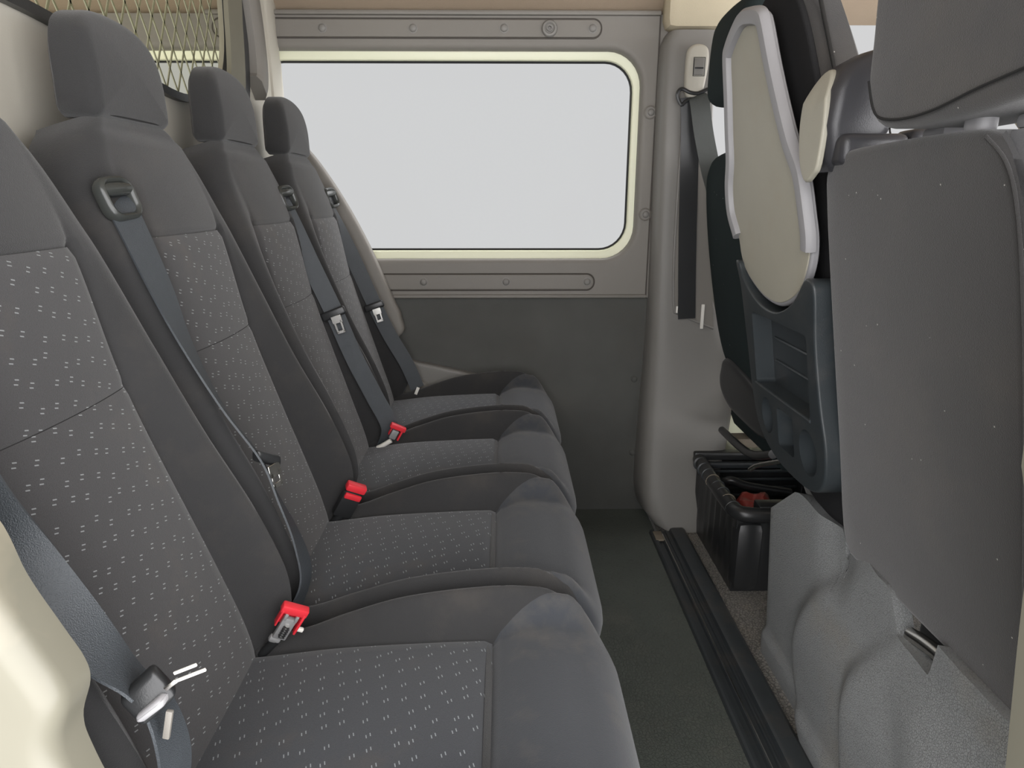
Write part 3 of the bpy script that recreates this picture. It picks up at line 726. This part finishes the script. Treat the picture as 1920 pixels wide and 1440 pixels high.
# ================================================================ FAR PILLAR BELT
o = thing('front_seat_belt', 'dark grey belt hanging from the pillar beside the driver seat', 'seat belt', (.56, 2.14, 1.42))
P = smooth_pts([(.543, 1.43), (.541, 1.50), (.547, 1.540), (.574, 1.552), (.602, 1.540), (.607, 1.50), (.600, 1.44), (.590, 1.405), (.570, 1.396), (.552, 1.405)], 5)
pc = pad('height_adjuster', P, lambda a, b_, d: V(a, 2.172-d, b_), .030, .012, 'bulk', o, dome=.003)
bx('adjuster_button', (.576, 2.140, 1.488), (.030, .008, .046), 'pillar', pc, bev=.003); bx('button_ridge', (.576, 2.1355, 1.484), (.026, .004, .004), 'blackp', pc, bev=.001)
tube('adjuster_groove', [V(.560, 2.1385, 1.463), V(.560, 2.1385, 1.513), V(.593, 2.1385, 1.513), V(.593, 2.1385, 1.463)], .0015, 'blackp', pc, n=6, closed=True, sm=0, up=(0, 1, 0))
ring = smooth_pts([V(.518, 2.142, 1.412), V(.530, 2.142, 1.428), V(.555, 2.140, 1.418), V(.580, 2.140, 1.416), V(.612, 2.142, 1.428), V(.624, 2.142, 1.412), V(.614, 2.142, 1.392), V(.595, 2.140, 1.396), V(.550, 2.140, 1.396), V(.532, 2.142, 1.384)], 4)
link('belt_ring', sweep(bmesh.new(), ring, circ(.0055, 8), up=(0, 1, 0), closed=True), 'blackp', o)
ribbon('front_webbing', [(.574, 2.138, 1.408), (.582, 2.128, 1.39), (.598, 2.115, 1.30), (.622, 2.10, 1.20), (.65, 2.09, 1.10), (.70, 2.10, .85)], [(1, 0, .1)]*6, .058, 'belt2', o)
ribbon('retractor_webbing', [(.556, 2.142, 1.405), (.566, 2.150, 1.30), (.580, 2.150, 1.0), (.596, 2.150, .735)], [(1, 0, 0)]*4, .056, 'blackp', o)
bx('white_end', (.646, 2.148, .742), (.010, .006, .08), 'white', o, bev=.001); bx('white_end', (.562, 2.150, .765), (.006, .004, .022), 'white', o, bev=.001)

# ================================================================ DRIVER SEAT (far right)
dr = thing('driver_seat', 'dark driver seat beside the belt pillar, behind the fold-down table', 'seat', (.85, 1.87, .3))
dx = lambda z: .615+.15*(1.2-z)
P = smooth_pts([(1.60, .62), (1.60, .9), (1.615, 1.12), (1.66, 1.215), (1.75, 1.238), (1.97, 1.238), (2.06, 1.215), (2.115, 1.14), (2.13, .95), (2.09, .72), (2.00, .60), (1.80, .54), (1.65, .55)], 5)
pad('backrest', P, lambda a, b_, d: V(dx(b_)+.11-d, a, b_), .125, .035, 'greencloth', dr, dome=.01)
P = smooth_pts([(1.72, 1.375), (1.715, 1.47), (1.74, 1.56), (1.80, 1.59), (1.95, 1.59), (2.02, 1.56), (2.045, 1.47), (2.035, 1.375), (1.95, 1.355), (1.80, 1.355)], 5)
pad('headrest', P, lambda a, b_, d: V(.70-d, a, b_), .13, .04, 'greencloth', dr, dome=.01)
for y in (1.82, 1.955): tube('headrest_post', [(.615+.03, y, 1.20), (.64, y, 1.38)], .006, 'blackp', dr, sm=0); 
for y in (1.82, 1.955): link('post_collar', lathe(bmesh.new(), V(.645, y, 1.236), (0, 0, 1), [(.016, 0), (.016, .008), (.010, .012)], 14), 'blackp', dr)
bx('seat_cushion', (.98, 1.87, .46), (.48, .48, .14), 'greencloth', dr, bev=.045)
P = smooth_pts([(1.95, .65), (2.01, .60), (2.00, .545), (1.93, .51), (1.82, .50), (1.62, .51), (1.62, .60)], 5)
pad('recliner_cover', P, lambda a, b_, d: V(.80-d, a, b_), .13, .02, 'blackp', dr)
tube('seat_rail', [(.70, 1.62, .47), (.70, 1.78, .41), (.71, 2.05, .385)], .012, 'blackp', dr)
tube('lever', [(.66, 1.66, .41), (.665, 1.62, .44), (.67, 1.50, .50)], .006, 'chrome', dr)
bx('crossbar', (.80, 1.98, .375), (.16, .06, .03), 'rust', dr)

# --- open black box beneath the driver seat
bo = thing('storage_box', 'open black plastic box under the driver seat, ribbed rim', 'box', (.8, 1.9, 0))
def wallpanel(name, p0, p1, zt, lean, m='blackp', th=.02):
    p0, p1 = Vector(p0), Vector(p1); t = (p1-p0); L = t.length; t.normalize(); n = V(t.y, -t.x, 0)
    bm = bmesh.new(); rows = []
    for s in [i/24 for i in range(25)]:
        row = []
        for h in (0, .15, .3, .5, .7, .85, .95, 1):
            rib = .004*math.sin(s*L*2*math.pi/.055)*(1 if .2 < h < .9 else 0)
            row.append(bm.verts.new(p0+t*L*s+n*(-lean*h+rib)+V(0, 0, zt*h)))
        rows.append(row)
    for a, b2 in zip(rows, rows[1:]):
        for j in range(7): bm.faces.new((a[j], a[j+1], b2[j+1], b2[j]))
    return link(name, bm, m, bo)
wallpanel('side_wall', (.662, 2.13, 0), (.662, 1.72, 0), .245, .0)
wallpanel('end_wall', (.662, 1.72, 0), (1.05, 1.72, 0), .245, 0)
wallpanel('end_wall', (1.05, 2.15, 0), (.662, 2.15, 0), .245, 0)
wallpanel('side_wall', (1.05, 1.72, 0), (1.05, 2.15, 0), .245, 0)
bx('box_floor', (.86, 1.93, .07), (.37, .40, .02), 'track', bo)
rimp = [(.668, 2.13), (.660, 1.95), (.658, 1.80), (.664, 1.735), (.70, 1.712), (.80, 1.708), (.95, 1.708)]
tube('rim', [V(x, y, .250) for x, y in rimp], .022, 'blackp', bo, n=14)
for k in range(8):
    y = 2.09-k*.048
    link('rim_rib', lathe(bmesh.new(), V(.6605, y, .250), (0, 1, 0), [(.0225, -.002), (.0238, -.001), (.0238, .001), (.0225, .002)], 16), 'rust' if k in (3, 6) else 'track', bo)
bx('rear_ledge', (.80, 2.14, .262), (.30, .035, .028), 'blackp', bo, bev=.005); bx('rear_ledge', (.80, 2.115, .235), (.28, .02, .02), 'track', bo, bev=.004)
bx('front_ledge', (.80, 1.735, .262), (.16, .05, .028), 'blackp', bo, bev=.004)
bx('corner_bulge', (.700, 1.735, .115), (.085, .075, .23), 'blackp', bo, bev=.032)
tube('inner_hose', [(.70, 2.06, .16), (.74, 2.03, .215), (.80, 2.02, .20), (.95, 2.03, .17)], .014, 'blackp', bo)
for z in (.12, .15, .18, .21): bx('inner_rib', (.84, 2.120, z), (.34, .008, .010), 'track', bo, bev=.002)
tag(lump('red_bundle', (.79, 1.90, .135), (.075, .085, .085), 'redcloth', 5.3, .22), 'crumpled dull red bundle lying inside the open black box', 'bundle')
# ================================================================ DOUBLE PASSENGER SEAT (near right)
ps = thing('double_passenger_seat', 'grey-black double passenger seat filling the right side, fold-down table on its middle back', 'seat', (.85, .95, .3))
nx = lambda z: .500+.19*(1.18-z)
# near backrest
P = smooth_pts([(1.104, .50), (1.108, .70), (1.106, .95), (1.102, 1.10), (1.090, 1.160), (1.040, 1.182), (.925, 1.187), (.800, 1.188), (.720, 1.180), (.690, 1.130), (.676, 1.05), (.668, .90), (.66, .70), (.66, .50), (.80, .49), (1.0, .49)], 4)
pad('backrest', P, lambda a, b_, d: V(nx(b_)+.105-d, a, b_), .105, .012, 'frontcloth', ps, dome=.004)
P = smooth_pts([(.70, .50), (.70, .9), (.70, 1.10), (.74, 1.178), (.68, 1.182), (.60, 1.16), (.555, 1.08), (.54, .9), (.54, .50)], 4)
pad('side_bolster', P, lambda a, b_, d: V(nx(b_)+.132-d, a, b_), .125, .03, 'glarecloth', ps)
tube('piping', [V(nx(z)+.0005, y, z) for y, z in [(.73, 1.178), (.70, 1.15), (.684, 1.10), (.674, 1.0), (.668, .85), (.665, .6)]], .0018, 'frontcloth', ps)
# near headrest: big block, out of frame at the top
P = smooth_pts([(.60, 1.225), (.595, 1.33), (.61, 1.42), (.66, 1.47), (.80, 1.475), (.89, 1.455), (.948, 1.40), (.948, 1.31), (.940, 1.245), (.900, 1.203), (.80, 1.198), (.68, 1.205)], 5)
def hfr2(a, b_, d): 
    k = max(0, 1.27-b_)
    return V(.615-d+ (.0 if d > .06 else -k*.35), a, b_)
pad('headrest', P, hfr2, .140, .016, 'frontcloth', ps, dome=.006)
tube('headrest_seam', [(.4745, .935, 1.262), (.4735, .915, 1.229), (.4735, .892, 1.213), (.474, .842, 1.207), (.473, .782, 1.210), (.472, .712, 1.222), (.472, .640, 1.232)], .0016, 'seam', ps, n=6)
for y in (.705, .865): tube('headrest_post', [(.545, y, 1.15), (.550, y, 1.25)], .007, 'chrome', ps, sm=0)
for y in (.705, .865):
    bm = bmesh.new(); box(bm, (.545, y, 1.192), (.04, .045, .016), None, .006); link('post_collar', bm, 'trayrim', ps)
bm = bmesh.new(); box(bm, (.520, .770, 1.198), (.024, .036, .036), None, .011, 4); link('release_button', bm, 'trayrim', ps)
# middle backrest and its tall upper block
mx_ = lambda z: .545+.17*(1.18-z)
P = smooth_pts([(1.095, .49), (1.100, .75), (1.115, 1.0), (1.135, 1.15), (1.175, 1.28), (1.215, 1.40), (1.26, 1.465), (1.33, 1.485), (1.41, 1.475), (1.45, 1.40), (1.475, 1.2), (1.50, .95), (1.49, .70), (1.44, .60), (1.30, .50)], 5)
pad('backrest', P, lambda a, b_, d: V(mx_(b_)+.088-d-(.02*sst(1.2, 1.45, b_)*(1-d/.088)), a, b_), .088, .026, 'frontcloth', ps, rseg=6)
bP = offset(P, .010)
pad('back_shell', bP, lambda a, b_, d: V(mx_(b_)+.004-d, a, b_), .012, .005, 'darkcloth', ps)
tube('piping', [V(mx_(z)+.02, y, z) for y, z in [(1.225, 1.44), (1.20, 1.37), (1.17, 1.28), (1.132, 1.15), (1.112, 1.0), (1.10, .8)]], .0035, 'blackp', ps)
# belt tower on the shoulder between the two
bm = bmesh.new()
secs = [(1.155, .500, .500, 1.068, 1.128), (1.175, .488, .560, 1.050, 1.140), (1.22, .480, .580, 1.045, 1.150), (1.27, .484, .588, 1.045, 1.148), (1.305, .500, .590, 1.050, 1.135), (1.322, .530, .585, 1.058, 1.115), (1.328, .55, .58, 1.065, 1.10)]
rings = []
for z, xa, xb, ya, yb in secs:
    r_ = min(.018, (xb-xa)/2.2 if xb > xa else .004, (yb-ya)/2.2)
    xb = max(xb, xa+.02)
    rings.append([bm.verts.new((p[0], p[1], z)) for p in rrect(xa, xb, ya, yb, max(r_, .004), 4)])
for a, b2 in zip(rings, rings[1:]):
    for j in range(len(a)): bm.faces.new((a[j], a[(j+1) % len(a)], b2[(j+1) % len(a)], b2[j]))
bm.faces.new(rings[0]); bm.faces.new(list(reversed(rings[-1])))
tw = link('belt_tower', bm, 'towerp', ps, angle=60)
P = smooth_pts([(1.062, 1.165), (1.075, 1.150), (1.098, 1.140), (1.120, 1.158), (1.135, 1.19), (1.142, 1.23), (1.135, 1.27), (1.110, 1.298), (1.082, 1.300), (1.062, 1.27), (1.056, 1.22)], 4)
pad('tower_face', P, lambda a, b_, d: V(.486+.35*max(0, b_-1.26)-d, a, b_), .010, .004, 'trayface', tw)  # beige patch paints the reflection on the black tower
bm = bmesh.new(); box(bm, (.545, 1.055, 1.185), (.10, .06, .045), None, .012, 3); box(bm, (.62, 1.06, 1.19), (.045, .06, .05), None, .014, 3); link('tower_foot', bm, 'towerp', tw)
tube('tower_seam', [V(.572, 1.0445, 1.315), V(.577, 1.0435, 1.25), V(.570, 1.0435, 1.215), V(.572, 1.0245, 1.19)], .0015, 'blackp', tw, n=6)
# fold-down table
tx = lambda z: .455+.17*(1.42-z)
OUT = [(1.383, 1.449), (1.430, 1.436), (1.477, 1.413), (1.495, 1.392), (1.505, 1.32), (1.517, 1.249), (1.524, 1.195), (1.545, 1.140), (1.545, 1.082), (1.515, 1.031), (1.505, .991), (1.481, .958), (1.428, .930), (1.371, .913), (1.302, .910), (1.237, .929), (1.193, .956), (1.157, 1.002), (1.143, 1.045), (1.148, 1.091), (1.164, 1.160), (1.200, 1.213), (1.234, 1.285), (1.259, 1.348), (1.280, 1.411), (1.294, 1.430), (1.330, 1.442)]
Ps = smooth_pts(OUT, 5)
tfr = lambda a, b_, d: V(tx(b_)+.030-d, a, b_)
ft = pad('folding_table', Ps, lambda a, b_, d: tfr(a, b_, d+.014), .014, .005, 'trayrim', ps)
pad('table_face', offset(Ps, .007), lambda a, b_, d: tfr(a, b_, d+.026), .004, .0015, 'trayface', ft)
ft['label'] = 'beige faced fold-down table hanging on the middle seat back'
n = len(Ps); rim_in = offset(Ps, .013)
# rim follows the outline except round the bottom
i0 = 9*5; i1 = 18*5-2
idx = [i % n for i in range(i1, n+i0+1)]
rim_in = offset(Ps, .009)
path = [tfr(rim_in[i][0], rim_in[i][1], .030) for i in idx]
link('table_rim', sweep(bmesh.new(), path, [(-.006, -.015), (.004, -.0155), (.010, -.012), (.012, -.004), (.010, .010), (.004, .0145), (-.006, .015)], up=(-1, 0, -.17)), 'trayrim', ft)
# storage panel with pocket and cup recesses
px = lambda z: .500+.17*(1.18-z)
pfr = lambda a, b_, d: V(px(b_)+.035-d, a, b_)
PO = [(1.506, .978), (1.486, .922), (1.472, .805), (1.457, .682), (1.425, .612), (1.340, .572), (1.22, .566), (1.150, .580), (1.110, .620), (1.102, .688), (1.116, .762), (1.124, .867), (1.118, .945), (1.120, .972), (1.134, .982), (1.156, .978), (1.205, .935), (1.262, .908), (1.316, .898), (1.380, .905), (1.440, .930), (1.476, .960), (1.488, .980)]
pn = pad('storage_panel', smooth_pts(PO, 4), pfr, .051, .005, 'panelp', ps, flat=True)
def cut(target, P, d0, d1):
    bm = bmesh.new(); a = [bm.verts.new(pfr(p[0], p[1], d0)) for p in P]; b2 = [bm.verts.new(pfr(p[0], p[1], d1)) for p in P]
    k = len(P); bm.faces.new(a); bm.faces.new(list(reversed(b2)))
    for j in range(k): bm.faces.new((a[j], b2[j], b2[(j+1) % k], a[(j+1) % k]))
    c = link('cutter', bm, 'panelp')
    c.data.transform(Matrix.Translation(-ps.location))
    md = target.modifiers.new('b', 'BOOLEAN'); md.object = c; md.operation = 'DIFFERENCE'; md.solver = 'EXACT'
    c.location = ps.location
    bpy.context.view_layer.update()
    dg = bpy.context.evaluated_depsgraph_get(); me = bpy.data.meshes.new_from_object(target.evaluated_get(dg))
    target.modifiers.clear(); target.data = me; bpy.data.objects.remove(c)
PK = smooth_pts([(1.428, .880), (1.300, .886), (1.165, .892), (1.158, .80), (1.155, .722), (1.28, .724), (1.415, .728), (1.422, .80)], 1)
cut(pn, rrect(1.157, 1.425, .722, .880, .010, 4), .010, .08)
cut(pn, [(1.375+.030*math.cos(t), .660+.040*math.sin(t)) for t in [2*math.pi*i/24 for i in range(24)]], .006, .08)
cut(pn, rrect(1.240, 1.318, .612, .698, .010, 4), .006, .08)
cut(pn, [(1.175+.038*math.cos(t), .650+.046*math.sin(t)) for t in [2*math.pi*i/24 for i in range(24)]], .006, .08)
pn.data.set_sharp_from_angle(angle=math.radians(35))
for z in (.775, .825): link('pocket_rib', sweep(bmesh.new(), [pfr(1.165, z, .011), pfr(1.29, z, .011), pfr(1.405, z, .011)], circ(.004, 8), up=(0, 0, 1)), 'panelp', pn)
link('pocket_lip', sweep(bmesh.new(), [pfr(1.155, .720, .051), pfr(1.29, .720, .052), pfr(1.428, .720, .051)], circ(.0035, 8), up=(0, 0, 1)), 'panelp', pn)
# cushions of the two seats (towards the cab)
bx('seat_cushion', (.95, .82, .50), (.50, .52, .14), 'frontcloth', ps, bev=.045); bx('seat_cushion', (.95, 1.30, .50), (.50, .38, .14), 'frontcloth', ps, bev=.045)
# lower edge of the middle back, sagging cloth
# moulded base cover: height field in (y, z)
def sk(y, z):
    x = .664-.034*(z/.5)
    bB = lerp_tab([(0, 1.165), (.114, 1.240), (.219, 1.252), (.341, 1.190), (.45, 1.08), (.513, 1.003)], z)
    fade = 1-.72*sst(.22, .47, z)
    bB = lerp_tab([(0, 1.165), (.114, 1.240), (.219, 1.252), (.341, 1.190), (.45, 1.08), (.513, 1.003)], z)
    x -= fade*.034*sst(bB+.030, bB-.035, y)
    bC = lerp_tab([(0, .95), (.157, .985), (.29, .998), (.358, .968), (.445, .909), (.5, .85)], z)
    x -= fade*.026*sst(bC+.022, bC-.030, y)
    bD = lerp_tab([(0, .70), (.15, .74), (.289, .790), (.38, .85), (.486, .80)], z)
    x -= fade*.018*sst(bD+.05, bD-.06, y)
    x += .012*sst(1.04, 1.12, y)*sst(1.22, 1.14, y)*sst(.34, .46, z)
    x -= .012*sst(.075, .045, z)
    x += .05*sst(1.44, 1.50, y)**2
    return V(x, y, z)
def top(y):
    t = lerp_tab([(.30, .50), (1.10, .512), (1.20, .506), (1.325, .500), (1.487, .372), (1.51, .30)], y)
    if 1.325 < y <= 1.487: t = .500-.128*(y-1.325)/.162
    if y > 1.487: t = .372-(y-1.487)/.023*.07
    t -= .060*sst(.945, .900, y)*sst(.800, .812, y)
    t -= .05*sst(1.128, 1.120, y)*sst(1.100, 1.106, y)
    return t
ys = sorted(set([.30+i*.0125 for i in range(97)]+[.806, .809, .812, .816, .899, .903, .907, .911, 1.101, 1.104, 1.107, 1.119, 1.122, 1.125, 1.505, 1.510]))
ys = [y for y in ys if y <= 1.510]
rows = [[sk(y, top(y)*k/44) for k in range(45)] for y in ys]
bm = bmesh.new(); vs = [[bm.verts.new(p) for p in r_] for r_ in rows]
for a, b2 in zip(vs, vs[1:]):
    for j in range(44): bm.faces.new((a[j], b2[j], b2[j+1], a[j+1]))
for r_ in (vs[-1],):
    e2 = [bm.verts.new((v.co.x+.25, v.co.y+.0, v.co.z)) for v in r_]
    for j in range(44): bm.faces.new((r_[j], e2[j], e2[j+1], r_[j+1]))
e3 = [bm.verts.new((r_[-1].co.x+.03, r_[-1].co.y, r_[-1].co.z-.006)) for r_ in vs]
for i in range(len(vs)-1): bm.faces.new((vs[i][-1], vs[i+1][-1], e3[i+1], e3[i]))
bc = link('base_cover', bm, 'skirt', ps, angle=70)
tube('frame_bar', [V(.640, .90, .452), V(.645, .84, .462), V(.65, .70, .470)], .012, 'chrome', ps)
bx('frame_bracket', (.70, .86, .42), (.06, .14, .16), 'blackp', ps, bev=.01)
bx('frame_bracket', (.69, 1.11, .46), (.05, .05, .12), 'blackp', ps, bev=.005)
